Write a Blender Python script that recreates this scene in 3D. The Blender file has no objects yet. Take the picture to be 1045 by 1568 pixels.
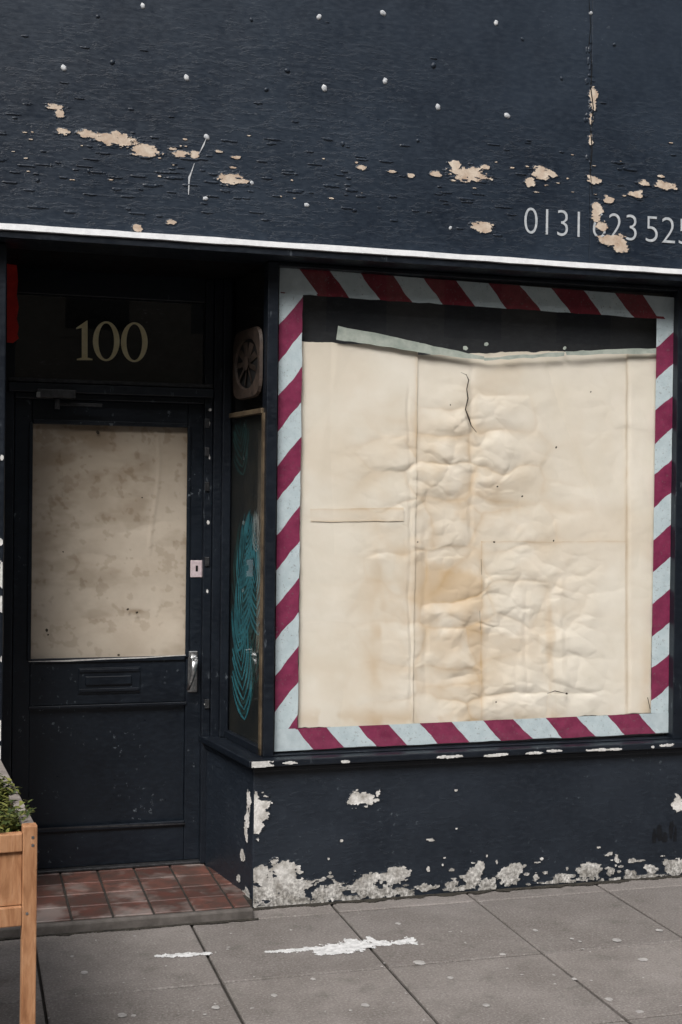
import bpy, bmesh, math, random
import numpy as np
from mathutils import Vector
random.seed(7); rs=np.random.RandomState(11)
scene=bpy.context.scene
# ------------------------------------------------------------ camera / survey
F=2000.0
C=Vector((0,-5.0,1.6))
yaw=math.radians(16.06); pit=math.atan(16/2000); rol=math.radians(0.66)
fwd0=Vector((math.sin(yaw),math.cos(yaw),0)); rt=Vector((math.cos(yaw),-math.sin(yaw),0)); up0=Vector((0,0,1))
fwd=fwd0*math.cos(pit)-up0*math.sin(pit); up=up0*math.cos(pit)+fwd0*math.sin(pit)
R=rt*math.cos(rol)+up*math.sin(rol); U=up*math.cos(rol)-rt*math.sin(rol)
def ray(u,v): return fwd*F+R*(u-522.5)-U*(v-784)
def oy(u,v,y):
    d=ray(u,v); return C+d*((y-C.y)/d.y)
def oz(u,v,z):
    d=ray(u,v); return C+d*((z-C.z)/d.z)
def opl(u,v,p,n):
    d=ray(u,v); return C+d*((p-C).dot(n)/d.dot(n))
from mathutils import Matrix
cam=bpy.data.cameras.new("camera"); co=bpy.data.objects.new("camera",cam); scene.collection.objects.link(co)
m=Matrix.Identity(4)
for i in range(3):
    m[i][0]=R[i]; m[i][1]=U[i]; m[i][2]=-fwd[i]; m[i][3]=C[i]
co.matrix_world=m
cam.sensor_fit='VERTICAL'; cam.sensor_height=36; cam.sensor_width=24; cam.lens=F/1568*36; cam.clip_end=2000
scene.camera=co
scene.view_settings.view_transform='Standard'; scene.view_settings.look='None'; scene.view_settings.exposure=0

# ------------------------------------------------------------ world / sun
w=bpy.data.worlds.new("World"); scene.world=w; w.use_nodes=True
nt=w.node_tree; nt.nodes.clear()
sky=nt.nodes.new('ShaderNodeTexSky'); sky.sky_type='NISHITA'; sky.sun_disc=False
SE=math.radians(48); SAZ=math.radians(212)   # azimuth clockwise from +Y
sky.sun_elevation=SE; sky.sun_rotation=SAZ; sky.dust_density=4; sky.air_density=1.2
hs=nt.nodes.new('ShaderNodeHueSaturation'); hs.inputs['Saturation'].default_value=0.35
bg=nt.nodes.new('ShaderNodeBackground'); bg.inputs[1].default_value=0.15
ou=nt.nodes.new('ShaderNodeOutputWorld')
nt.links.new(sky.outputs[0],hs.inputs['Color']); nt.links.new(hs.outputs[0],bg.inputs[0]); nt.links.new(bg.outputs[0],ou.inputs[0])
sl=bpy.data.lights.new("sun",'SUN'); sl.energy=2.85; sl.angle=math.radians(24); sl.color=(1,0.975,0.94)
so=bpy.data.objects.new("sun",sl); scene.collection.objects.link(so)
sd=Vector((math.sin(SAZ)*math.cos(SE),math.cos(SAZ)*math.cos(SE),math.sin(SE)))
so.rotation_euler=sd.to_track_quat('Z','Y').to_euler(); so.location=(0,-5,9)

# ------------------------------------------------------------ material helpers
class M:
    def __init__(s,name):
        s.m=bpy.data.materials.new(name); s.m.use_nodes=True; s.t=s.m.node_tree
        s.b=s.t.nodes['Principled BSDF']; s.out=s.t.nodes['Material Output']
        s.tc=s.t.nodes.new('ShaderNodeTexCoord')
    def n(s,k,**kw):
        x=s.t.nodes.new(k)
        for a,b in kw.items(): setattr(x,a,b)
        return x
    def l(s,a,b): s.t.links.new(a,b)
    def coord(s,sc=(1,1,1),src='Object'):
        mp=s.n('ShaderNodeMapping'); mp.inputs['Scale'].default_value=sc; s.l(s.tc.outputs[src],mp.inputs[0]); return mp.outputs[0]
    def noise(s,scale,sc=(1,1,1),detail=6,rough=0.55,dist=0,src='Object'):
        x=s.n('ShaderNodeTexNoise'); x.inputs['Scale'].default_value=scale; x.inputs['Detail'].default_value=min(detail,4)
        x.inputs['Roughness'].default_value=rough; x.inputs['Distortion'].default_value=dist
        s.l(s.coord(sc,src),x.inputs['Vector']); return x.outputs['Fac']
    def ramp(s,fac,stops,interp='LINEAR'):
        r=s.n('ShaderNodeValToRGB'); r.color_ramp.interpolation=interp
        e=r.color_ramp.elements
        while len(e)<len(stops): e.new(0.5)
        for i,(p,c) in enumerate(stops):
            e[i].position=p; e[i].color=(c if len(c)==4 else (*c,1)) if not isinstance(c,(int,float)) else (c,c,c,1)
        s.l(fac,r.inputs[0]); return r.outputs[0]
    def mix(s,fac,a,b,mode='MIX'):
        x=s.n('ShaderNodeMix',data_type='RGBA',blend_type=mode)
        for inp,val in ((x.inputs[0],fac),(x.inputs[6],a),(x.inputs[7],b)):
            if hasattr(val,'links'): s.l(val,inp)
            elif isinstance(val,(int,float)): inp.default_value=val
            else: inp.default_value=(*val,1)
        return x.outputs[2]
    def math(s,op,a,b=0.0,c=None):
        x=s.n('ShaderNodeMath',operation=op)
        for i,val in enumerate((a,b) if c is None else (a,b,c)):
            if hasattr(val,'links'): s.l(val,x.inputs[i])
            else: x.inputs[i].default_value=val
        return x.outputs[0]
    def bump(s,h,strength=0.3,dist=0.002,prev=None):
        x=s.n('ShaderNodeBump'); x.inputs['Strength'].default_value=strength; x.inputs['Distance'].default_value=dist
        s.l(h,x.inputs['Height'])
        if prev is not None: s.l(prev,x.inputs['Normal'])
        s.l(x.outputs[0],s.b.inputs['Normal']); return x.outputs[0]
    def set(s,**k):
        mp={'col':'Base Color','rough':'Roughness','metal':'Metallic','spec':'Specular IOR Level'}
        for a,v in k.items():
            i=s.b.inputs[mp[a]]
            if hasattr(v,'links'): s.l(v,i)
            elif isinstance(v,(int,float)): i.default_value=v
            else: i.default_value=(*v,1)
        return s

def navy(name,d=(0.006,0.009,0.014),b=(0.016,0.022,0.032),scuff=0.0,grain=0.0,rough=0.5,spec=0.35,stretch=(1,1,5),band=None):
    k=M(name)
    n1=k.noise(2.4,(1,1,1),4,0.62); n2=k.noise(30,(1,1,2.5),4,0.6)
    c=k.mix(k.ramp(n1,[(0.32,0),(0.66,1)]),d,b)
    c=k.mix(k.math('MULTIPLY',k.ramp(n2,[(0.45,0),(0.8,1)]),0.35),c,(b[0]*1.9,b[1]*1.9,b[2]*1.8))
    if scuff>0:
        n3=k.noise(38,(1,1,stretch[2]*0.6),4,0.7)
        n4=k.noise(5,(1,1,1),1,0.5)
        s=k.math('MULTIPLY',k.ramp(n3,[(0.62,0),(0.66,1)]),k.ramp(n4,[(0.5,0),(0.66,1)]))
        c=k.mix(k.math('MULTIPLY',s,scuff),c,(0.13,0.15,0.17))
    k.set(col=c,spec=spec)
    k.set(rough=k.ramp(n2,[(0.2,rough-0.12),(0.8,rough+0.15)]))
    if grain>0:
        g=k.noise(11,(1,1,stretch[2]),4,0.68)
        gb=k.ramp(g,[(0.0,0),(0.54,0.35),(0.555,0.7),(0.64,0.78),(0.655,1)])
        if band:
            sep=k.n('ShaderNodeSeparateXYZ'); k.l(k.tc.outputs['Object'],sep.inputs[0])
            bz=k.ramp(k.math('DIVIDE',k.math('SUBTRACT',sep.outputs[2],band[0]),band[1]-band[0]),[(0,0.5),(0.2,1),(0.55,0.9),(1,0.12)])
            mk=k.math('MULTIPLY',bz,k.ramp(k.noise(2.0,(1,1,1),2),[(0.36,0.2),(0.6,1)]))
            gb=k.math('MULTIPLY',gb,mk)
        p=k.bump(gb,grain,0.003)
        big=k.noise(3.5,(1,1,1),1); k.bump(big,0.45,0.02,p)
    else:
        k.bump(k.noise(60,(1,1,1),2,0.6),0.25,0.0012)
    return k.m
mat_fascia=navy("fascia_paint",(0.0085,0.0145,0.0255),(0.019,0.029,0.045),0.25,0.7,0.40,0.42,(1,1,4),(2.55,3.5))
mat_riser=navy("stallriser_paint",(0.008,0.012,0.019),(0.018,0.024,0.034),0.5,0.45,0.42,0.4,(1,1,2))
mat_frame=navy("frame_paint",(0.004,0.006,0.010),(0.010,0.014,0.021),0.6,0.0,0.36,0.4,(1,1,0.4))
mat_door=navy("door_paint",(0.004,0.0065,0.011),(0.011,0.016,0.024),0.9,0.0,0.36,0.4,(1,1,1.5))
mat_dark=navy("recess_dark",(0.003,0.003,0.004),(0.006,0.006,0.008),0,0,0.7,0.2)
mat_board=navy("inner_board",(0.022,0.024,0.028),(0.042,0.045,0.050),0.2,0,0.6,0.25)

def simple(name,a,b,scale=20,rough=0.6,bump=0.2,bd=0.002,spec=0.4,metal=0,sc=(1,1,1)):
    k=M(name); n=k.noise(scale,sc,4,0.62); k.set(col=k.mix(k.ramp(n,[(0.3,0),(0.7,1)]),a,b),rough=rough,spec=spec,metal=metal)
    if bump>0: k.bump(k.noise(scale*3,sc,2,0.6),bump,bd)
    return k.m
mat_cream=simple("bare_undercoat",(0.44,0.32,0.235),(0.66,0.57,0.47),26,0.85,0.5)
def concrete_peel():
    k=M("bare_render"); n=k.noise(16,(1,1,1),4,0.68); n2=k.noise(70,(1,1,1),3,0.7)
    sep=k.n('ShaderNodeSeparateXYZ'); k.l(k.tc.outputs['Object'],sep.inputs[0])
    low=k.ramp(sep.outputs[2],[(0.02,1),(0.20,0)])
    c=k.mix(k.ramp(n,[(0.35,0),(0.6,1)]),(0.32,0.30,0.27),(0.74,0.72,0.69))
    dirt=k.math('MULTIPLY',low,k.ramp(n2,[(0.36,0.0),(0.60,1)]))
    c=k.mix(k.math('MULTIPLY',dirt,0.85),c,(0.10,0.095,0.085))
    k.set(col=c,rough=0.9,spec=0.2); k.bump(n2,0.6,0.004); return k.m
mat_render=concrete_peel()
mat_white=simple("white_trim_paint",(0.68,0.69,0.71),(0.84,0.85,0.86),30,0.5,0.3)
mat_chip=simple("chipped_white",(0.42,0.41,0.39),(0.75,0.74,0.72),60,0.8,0.4)
mat_screw=simple("screw_filler",(0.28,0.30,0.33),(0.70,0.71,0.72),90,0.6,0.3)
mat_letter=simple("sign_lettering",(0.36,0.39,0.42),(0.56,0.58,0.60),60,0.5,0)
mat_gold=simple("gilt_number",(0.74,0.66,0.38),(0.86,0.80,0.54),40,0.5,0)
mat_metal=simple("dull_metal",(0.25,0.26,0.27),(0.5,0.5,0.5),60,0.35,0.1,metal=0.9)
mat_dmetal=simple("dark_metal",(0.03,0.032,0.035),(0.08,0.08,0.085),60,0.4,0.1,metal=0.5)
mat_pink=simple("lock_plate",(0.50,0.40,0.42),(0.68,0.58,0.60),60,0.5,0.1)
mat_red=simple("red_cloth",(0.45,0.015,0.012),(0.62,0.03,0.02),30,0.6,0.3)
mat_mask=simple("masking_tape",(0.30,0.35,0.31),(0.50,0.54,0.48),25,0.6,0.3)
mat_tan=simple("varnished_bead",(0.05,0.035,0.022),(0.14,0.105,0.065),20,0.5,0.2)
mat_rust=simple("vent_metal",(0.026,0.020,0.017),(0.075,0.052,0.040),30,0.6,0.4,metal=0.2)
mat_black=simple("black",(0.002,0.002,0.002),(0.005,0.005,0.005),10,0.9,0)
mat_graf=simple("graffiti_mark",(0.003,0.004,0.006),(0.008,0.010,0.014),30,0.35,0)
mat_grime=simple("hole_grime",(0.02,0.015,0.01),(0.07,0.05,0.035),60,0.8,0)

def paper(name,a,b,t):
    k=M(name)
    at=k.n('ShaderNodeAttribute',attribute_name='stain_shade')
    n=k.noise(5,(1,1,1),4,0.6)
    c=k.mix(k.ramp(n,[(0.3,0),(0.7,1)]),a,b)
    c=k.mix(at.outputs['Fac'],c,t)
    k.set(col=c,rough=0.75,spec=0.2)
    k.bump(k.noise(45,(1,1,1),3,0.6),0.10,0.002)
    return k.m
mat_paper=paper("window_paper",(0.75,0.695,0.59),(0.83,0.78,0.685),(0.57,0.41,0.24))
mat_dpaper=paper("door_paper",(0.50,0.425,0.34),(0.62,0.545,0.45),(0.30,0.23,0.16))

def tape(name,red,red2,wht):
    k=M(name); uvn=k.n('ShaderNodeUVMap'); sep=k.n('ShaderNodeSeparateXYZ'); k.l(uvn.outputs[0],sep.inputs[0])
    n=k.noise(24,(1,1,1),4,0.65); n2=k.noise(90,(1,1,1),4,0.75)
    fr=k.math('FRACT',k.math('ADD',sep.outputs[0],k.math('MULTIPLY',k.math('SUBTRACT',k.noise(9,(1,1,1),2),0.5),0.12)))
    st=k.ramp(fr,[(0.0,0),(0.5,1)],'CONSTANT')
    rc=k.mix(k.ramp(n,[(0.3,0),(0.7,1)]),red,red2)
    wc=k.mix(k.ramp(n,[(0.3,0),(0.65,1)]),(wht[0]*0.83,wht[1]*0.86,wht[2]*0.87),wht)
    c=k.mix(st,wc,rc)
    c=k.mix(k.math('MULTIPLY',k.ramp(n2,[(0.60,0),(0.66,1)]),0.6),c,(0.16,0.15,0.15))
    k.set(col=c,rough=0.32,spec=0.4); k.bump(n,0.35,0.004); return k.m
WHT=(0.58,0.67,0.70)
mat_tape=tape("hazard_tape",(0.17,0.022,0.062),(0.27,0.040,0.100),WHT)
mat_tapet=tape("hazard_tape_shaded",(0.13,0.008,0.016),(0.21,0.016,0.030),(0.53,0.61,0.63))  # redder top strip, with the fascia overhang's shade put into its darker colours
mat_tapew=simple("tape_white",(0.44,0.52,0.55),(0.58,0.66,0.69),20,0.35,0.3)

def glass(name,rough=0.0,tint=(1,1,1)):
    k=M(name); k.t.nodes.remove(k.b)
    tr=k.n('ShaderNodeBsdfTransparent'); tr.inputs[0].default_value=(*tint,1)
    gl=k.n('ShaderNodeBsdfGlossy'); gl.inputs['Roughness'].default_value=rough
    lw=k.n('ShaderNodeLayerWeight'); lw.inputs['Blend'].default_value=0.5
    f=k.math('MULTIPLY_ADD',k.math('POWER',lw.outputs['Facing'],5.0),0.9,0.05)
    mx=k.n('ShaderNodeMixShader'); k.l(f,mx.inputs[0]); k.l(tr.outputs[0],mx.inputs[1]); k.l(gl.outputs[0],mx.inputs[2])
    k.l(mx.outputs[0],k.out.inputs[0]); return k.m
mat_glass=glass("window_glass")
mat_fabric=simple("fabric_ground",(0.003,0.006,0.007),(0.018,0.018,0.014),8,0.6,0.2)
mat_leafA=simple("printed_leaf_teal",(0.014,0.085,0.105),(0.035,0.20,0.24),14,0.6,0)
mat_leafB=simple("printed_leaf_green",(0.008,0.030,0.032),(0.02,0.07,0.062),14,0.6,0)
mat_leafC=simple("printed_leaf_pale",(0.10,0.15,0.15),(0.30,0.33,0.32),14,0.6,0)

# ------------------------------------------------------------ geometry helpers
def empty(name,loc=(0,0,0)):
    e=bpy.data.objects.new(name,None); e.location=loc; scene.collection.objects.link(e); return e
def link(me,name,mats,parent):
    o=bpy.data.objects.new(name,me); scene.collection.objects.link(o)
    for q in (mats if isinstance(mats,(list,tuple)) else [mats]): me.materials.append(q)
    if parent: o.parent=parent
    return o
def mesh(name,vs,fs,mats,parent=None,smooth=False,bevel=0):
    me=bpy.data.meshes.new(name); me.from_pydata([tuple(v) for v in vs],[],fs); me.update()
    o=link(me,name,mats,parent)
    if smooth:
        me.polygons.foreach_set('use_smooth',[True]*len(me.polygons))
    if bevel:
        b=o.modifiers.new('b','BEVEL'); b.width=bevel; b.segments=2; b.limit_method='ANGLE'
    return o
BF=[(0,3,2,1),(4,5,6,7),(0,1,5,4),(1,2,6,5),(2,3,7,6),(3,0,4,7)]
def boxv(x0,x1,y0,y1,z0,z1):
    return [(x0,y0,z0),(x1,y0,z0),(x1,y1,z0),(x0,y1,z0),(x0,y0,z1),(x1,y0,z1),(x1,y1,z1),(x0,y1,z1)]
def box(name,x0,x1,y0,y1,z0,z1,mat,parent=None,bevel=0.003):
    return mesh(name,boxv(x0,x1,y0,y1,z0,z1),BF,mat,parent,bevel=bevel)
def pbox(name,u0,v0,u1,v1,y0,y1,mat,parent=None,bevel=0.003):
    """box whose front face (plane y0) spans the surveyed rectangle"""
    um,vm=(u0+u1)/2,(v0+v1)/2
    return box(name,oy(u0,vm,y0).x,oy(u1,vm,y0).x,y0,y1,oy(um,v1,y0).z,oy(um,v0,y0).z,mat,parent,bevel)
def prism(name,pts,z0,z1,mat,parent=None,bevel=0.003):
    n=len(pts); vs=[(x,y,z0) for x,y in pts]+[(x,y,z1) for x,y in pts]
    fs=[tuple(range(n))[::-1],tuple(range(n,2*n))]+[(i,(i+1)%n,n+(i+1)%n,n+i) for i in range(n)]
    return mesh(name,vs,fs,mat,parent,bevel=bevel)
def ppoly(name,pts,y,mat,parent=None):
    vs=[oy(u,v,y) for u,v in pts]; return mesh(name,vs,[tuple(range(len(vs)))[::-1]],mat,parent)
def rough_edge(pts,n=14,amp=1.2):
    out=[]
    for i in range(len(pts)):
        a=pts[i];b=pts[(i+1)%len(pts)]; L=math.hypot(b[0]-a[0],b[1]-a[1]); k=max(1,int(L/n))
        for j in range(k):
            t=j/k; q=amp if j else 0.3
            out.append((a[0]+(b[0]-a[0])*t+random.uniform(-q,q)*0.6,a[1]+(b[1]-a[1])*t+random.uniform(-q,q)))
    return out

# numpy value noise
TB=rs.rand(256,256)
def vn(x,y,s=0):
    x=x+s*17.31; y=y+s*7.77
    xi=np.floor(x).astype(int); yi=np.floor(y).astype(int); fx=x-xi; fy=y-yi
    fx=fx*fx*(3-2*fx); fy=fy*fy*(3-2*fy)
    g=lambda a,b: TB[a%256,b%256]
    return (g(xi,yi)*(1-fx)+g(xi+1,yi)*fx)*(1-fy)+(g(xi,yi+1)*(1-fx)+g(xi+1,yi+1)*fx)*fy
def fbm(x,y,o=5,s=0,r=0.55):
    t=0;a=1;n=0
    for i in range(o):
        c_,s_=math.cos(0.6*i),math.sin(0.6*i)
        t=t+a*vn(x*c_-y*s_,x*s_+y*c_,s+i*3); n+=a; a*=r; x=x*2.03; y=y*2.03
    return t/n
def facets(x,y,s=0,edge=0.45):
    """crumpled sheet: each cell of a cellular pattern is a tilted facet, meeting its neighbours in a crease"""
    xi=np.floor(x).astype(int); yi=np.floor(y).astype(int)
    F1=np.full(x.shape,9.0); F2=np.full(x.shape,9.0); H=np.zeros(x.shape)
    for i in (-1,0,1):
        for j in (-1,0,1):
            cx=xi+i; cy=yi+j
            px=cx+0.15+0.7*TB[(cx+s*13)%256,(cy+s*7)%256]; py=cy+0.15+0.7*TB[(cx+s*5+91)%256,(cy+s*3+57)%256]
            dx=x-px; dy=y-py; d=np.sqrt(dx*dx+dy*dy)
            tx=(TB[(cx+31)%256,(cy+s+11)%256]-0.5)*2; ty=(TB[(cx+s+77)%256,(cy+23)%256]-0.5)*2; h0=TB[(cx+s*2+3)%256,(cy+129)%256]
            hh=tx*dx+ty*dy*1.2+h0*0.9
            nr=d<F1
            F2=np.where(nr,F1,np.minimum(F2,d)); H=np.where(nr,hh,H); F1=np.where(nr,d,F1)
    e=np.clip((F2-F1)/edge,0,1); e=e*(2-e)
    return H*e
def field_mesh(name,P0,ea,eb,nrm,a0,a1,b0,b1,cell,fn,mats,parent,rim=0.25,base=0.0010,lip=0.003):
    """paint-loss patches: cells with field>0 are bare, a raised lip of paint surrounds them"""
    na=int((a1-a0)/cell)+1; nb=int((b1-b0)/cell)+1
    A,B=np.meshgrid(a0+np.arange(na)*cell,b0+np.arange(nb)*cell,indexing='ij')
    f=fn(A,B)
    h=np.where(f>0,base,0.0004+lip*np.exp(np.minimum(f,0)/max(rim,1e-3)*3.0)*(0.4+0.9*vn(A*90,B*90,5)))
    fc=(f[:-1,:-1]+f[1:,:-1]+f[:-1,1:]+f[1:,1:])/4
    ii,jj=np.where(fc>-rim)
    if len(ii)==0: return None
    idx=lambda i,j:i*nb+j
    q=np.stack([idx(ii,jj),idx(ii+1,jj),idx(ii+1,jj+1),idx(ii,jj+1)],1)
    used,inv=np.unique(q,return_inverse=True); inv=inv.reshape(-1,4)
    Af=A.ravel()[used];Bf=B.ravel()[used];Hf=h.ravel()[used]
    P0=np.array(P0);ea=np.array(ea);eb=np.array(eb);nn=np.array(nrm)
    co_=P0+Af[:,None]*ea+Bf[:,None]*eb+Hf[:,None]*nn
    me=bpy.data.meshes.new(name); nf=len(inv)
    me.vertices.add(len(co_)); me.vertices.foreach_set('co',co_.ravel())
    me.loops.add(nf*4); me.loops.foreach_set('vertex_index',inv.ravel().astype(np.int32))
    me.polygons.add(nf); me.polygons.foreach_set('loop_start',(np.arange(nf)*4).astype(np.int32)); me.polygons.foreach_set('loop_total',np.full(nf,4,np.int32))
    me.polygons.foreach_set('material_index',(fc[ii,jj]<=0).astype(np.int32))
    me.update(); me.validate()
    return link(me,name,mats,parent)
PX=0.00256
def ell_field(lst,fa=30,fb=80,amp=1.1,seed=0,bias=0.5):
    def fn(A,B):
        f=np.full(A.shape,-9.0)
        for a,b,ra,rb in lst:
            f=np.maximum(f,1-np.sqrt(((A-a)/ra)**2+((B-b)/rb)**2))
        wa=A+0.006*(fbm(A*70,B*70,2,seed+40)-0.5); wb=B+0.006*(fbm(A*70,B*70,2,seed+50)-0.5)
        n=fbm(wa*fa,wb*fb,5,seed,0.68)
        blk=TB[(np.floor(wa*fa*3.1).astype(int))%256,(np.floor(wb*fb*2.3).astype(int)+seed)%256]
        return f+amp*((n-bias)*2.4+(blk-0.5)*0.55)
    return fn

# ------------------------------------------------------------ key dimensions
YF=-0.10          # fascia face
YB=0.52           # door frame plane
zf=oy(522,386,YF).z; zft=4.35
XL=-1.6; XR=4.4
Pf=oy(386,1390,0.0); Pb=oy(314,1335,YB)
zs=oy(386,1164,-0.03).z   # sill top
shop=empty("shopfront_building")

# fascia: two boards meeting at a vertical joint
xj=oy(905,200,YF).x
box("fascia_board",XL,xj-0.001,YF,0.1,zf,zft,mat_fascia,shop,0.002)
box("fascia_board_right",xj+0.001,XR,YF+0.001,0.1,zf,zft,mat_fascia,shop,0.002)
vs=[];fs=[];NT=60
for i in range(NT+1):
    x=XL+(XR-XL)*i/NT; j=random.uniform(-0.0015,0.0015); k=random.uniform(-0.0015,0.0015)
    vs+=[(x,YF-0.001,zf+0.022+j),(x,YF-0.020,zf+0.020+j),(x,YF-0.022,zf-0.002+k),(x,YF-0.001,zf-0.004+k)]
for i in range(NT):
    b=i*4
    for q in range(3): fs.append((b+q,b+q+1,b+q+5,b+q+4))
mesh("fascia_trim",vs,fs,mat_white,shop)
box("fascia_underboard",XL,XR,YF-0.012,0.1,zf-0.03,zf-0.006,mat_frame,shop,0.002)
box("cornice",XL,XR,YF-0.2,0.1,zft+0.002,zft+0.12,mat_fascia,shop,0.01)
mat_stone=simple("sandstone",(0.22,0.19,0.15),(0.33,0.29,0.23),6,0.9,0.5)
box("upper_wall",XL,XR,-0.02,0.6,zft+0.125,8.2,mat_stone,shop,0)
# peeled paint on fascia
L=[(85,163,12,4),(92,173,7,5),(97,202,9,4),(140,206,17,5),(176,214,26,9),(222,231,16,7),(275,236,13,5),(299,237,6,5),(265,228,7,2),(357,274,18,9),
(335,232,6,2),(362,241,6,2),(718,266,28,9),(698,252,10,5),(744,256,8,3),(830,267,14,10),(812,279,8,8),(846,268,8,4),(910,276,11,6),(985,281,9,5),(1018,285,17,6),(975,298,12,5),
(933,306,10,5),(914,322,8,16),(738,349,15,8),(922,347,9,7),(936,366,20,8),(951,378,11,9),(908,152,6,20),(905,180,3,10),(905,215,4,6),(600,263,7,3),(630,269,6,3),(555,257,8,3),
(210,349,7,5),(262,341,8,3),(668,267,8,4),(1012,270,5,2)]
def onF(u,v): p=oy(u,v,YF); return p.x,p.z
L2=[(*onF(u,v),ru*PX*1.08,rv*PX*1.12) for u,v,ru,rv in L]
for i in range(60):
    u=random.uniform(20,1040); v=222+0.07*u+random.gauss(0,32)
    if v>345+0.067*u-10 or (u>790 and v>300): continue
    L2.append((*onF(u,v),random.uniform(1.5,4.5)*PX,random.uniform(0.6,1.2)*PX))
field_mesh("fascia_peeled_paint",(0,YF,0),(1,0,0),(0,0,1),(0,-1,0),0.0,3.15,zf+0.025,3.5,0.0018,ell_field(L2,24,64,0.68,1,0.525),[mat_cream,mat_fascia],shop,0.4,0.0022,0.0045)
Lc=[]
for i in range(170):
    u=random.uniform(0,1060); v=245+0.07*u+random.gauss(0,40)
    if v>325+0.067*u or v<20: continue
    if 790<u<1060 and v>285: continue
    Lc.append((*onF(u,v),random.uniform(3,12)*PX,random.uniform(0.8,1.8)*PX))
for i in range(22):
    u=random.uniform(0,1060); v=random.uniform(5,280)
    Lc.append((*onF(u,v),random.uniform(3,8)*PX,random.uniform(0.7,1.4)*PX))
for i in range(30):
    v=random.uniform(0,285); u=903+random.gauss(0,3)
    Lc.append((*onF(u,v),random.uniform(1,3)*PX,random.uniform(2,6)*PX))
field_mesh("fascia_lifted_paint",(0,YF,0),(1,0,0),(0,0,1),(0,-1,0),0.0,3.15,zf+0.025,3.5,0.0022,ell_field(Lc,20,50,0.6,4,0.52),[mat_fascia,mat_fascia],shop,0.3,0.0034,0.0015)

def dots(name,lst,y,mat,parent,flat=0.45):
    vs=[];fs=[]
    for u,v,r in lst:
        c=oy(u,v,y); rr=r*PX; b=len(vs); N=10
        ph=random.random()*6
        for k,(sc,h) in enumerate(((1,0),(0.8,0.7),(0.35,1))):
            for i in range(N):
                a=i/N*6.283; q=rr*sc*(1+0.16*math.sin(2*a+ph)+0.08*math.sin(5*a+ph))
                vs.append((c.x+q*math.cos(a),y-h*rr*flat,c.z+q*math.sin(a)))
        for k in range(2):
            for i in range(N): fs.append((b+k*N+i,b+k*N+(i+1)%N,b+(k+1)*N+(i+1)%N,b+(k+1)*N+i))
        fs.append(tuple(b+2*N+i for i in range(N)))
    return mesh(name,vs,fs,mat,parent,smooth=True)
dots("fascia_screws",[(98,104,4.4),(219,9,3.8),(286,119,4.4),(489,26,4.2),(587,20,4.6),(590,124,4.5),(497,135,4.8),(760,35,4),(777,177,4.8),(671,164,4.6),(317,210,4.4),(470,314,3.6),(315,304,3.6),(386,280,3.2),(905,20,3.2),(690,349,2.8)],YF,mat_screw,shop)
dots("fascia_fixings",[(150,25,3),(172,95,4),(408,137,3.5),(664,100,4.5),(440,108,4),(543,322,3.5),(941,68,3),(58,276,3),(136,262,3),(385,30,3),(860,120,3),(525,220,3.5),(640,215,3),(800,60,3)],YF,mat_fascia,shop,0.6)
def strip(name,pts,wd,y,mat,parent):
    vs=[];fs=[]
    for i,(u,v) in enumerate(pts):
        a=pts[max(i-1,0)]; b=pts[min(i+1,len(pts)-1)]; dx,dy=b[0]-a[0],b[1]-a[1]; l=math.hypot(dx,dy) or 1
        ww=wd*(0.6+0.7*random.random())/2
        if i in (0,len(pts)-1): ww*=0.3
        vs+=[oy(u-dy/l*ww,v+dx/l*ww,y),oy(u+dy/l*ww,v-dx/l*ww,y)]
    for i in range(len(pts)-1): fs.append((2*i,2*i+1,2*i+3,2*i+2))
    return mesh(name,vs,fs,mat,parent)
strip("fascia_scratch",[(316,212),(312,222),(305,236)],2.0,YF-0.0025,mat_screw,shop)
strip("fascia_drip",[(298,250),(294,262),(290,272),(289,298)],2.4,YF-0.0025,mat_screw,shop)
strip("fascia_crack",[(901,-20),(903,10),(905,40),(902,70),(907,100),(905,135),(909,165),(905,200),(907,230),(904,262),(908,300)],1.4,YF-0.003,mat_black,shop)
def text_fit(name,txt,u0,v0,u1,v1,y,mat,parent):
    cu=bpy.data.curves.new(name,'FONT'); cu.body=txt; cu.offset=-0.014; cu.resolution_u=6; cu.extrude=0
    o=bpy.data.objects.new(name,cu); scene.collection.objects.link(o)
    dg=bpy.context.evaluated_depsgraph_get(); me=bpy.data.meshes.new_from_object(o.evaluated_get(dg))
    bpy.data.objects.remove(o)
    xs=[v.co.x for v in me.vertices]; ys=[v.co.y for v in me.vertices]
    X0,X1,Y0,Y1=min(xs),max(xs),min(ys),max(ys)
    a=oy(u0,v1,y); b=oy(u1,v1,y); zt=oy(u0,v0,y).z
    for v in me.vertices:
        s=(v.co.x-X0)/(X1-X0); t=(v.co.y-Y0)/(Y1-Y0)
        v.co=(a.x+(b.x-a.x)*s,y,a.z+(zt-a.z)*t)
    return link(me,name,mat,parent)
text_fit("phone_number_area","0131",803,317,888,357,YF-0.0019,mat_letter,shop)
text_fit("phone_number_mid","623",908,324,975,364,YF-0.0019,mat_letter,shop)
text_fit("phone_number_end","5258",989,330,1084,370,YF-0.0019,mat_letter,shop)

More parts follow.
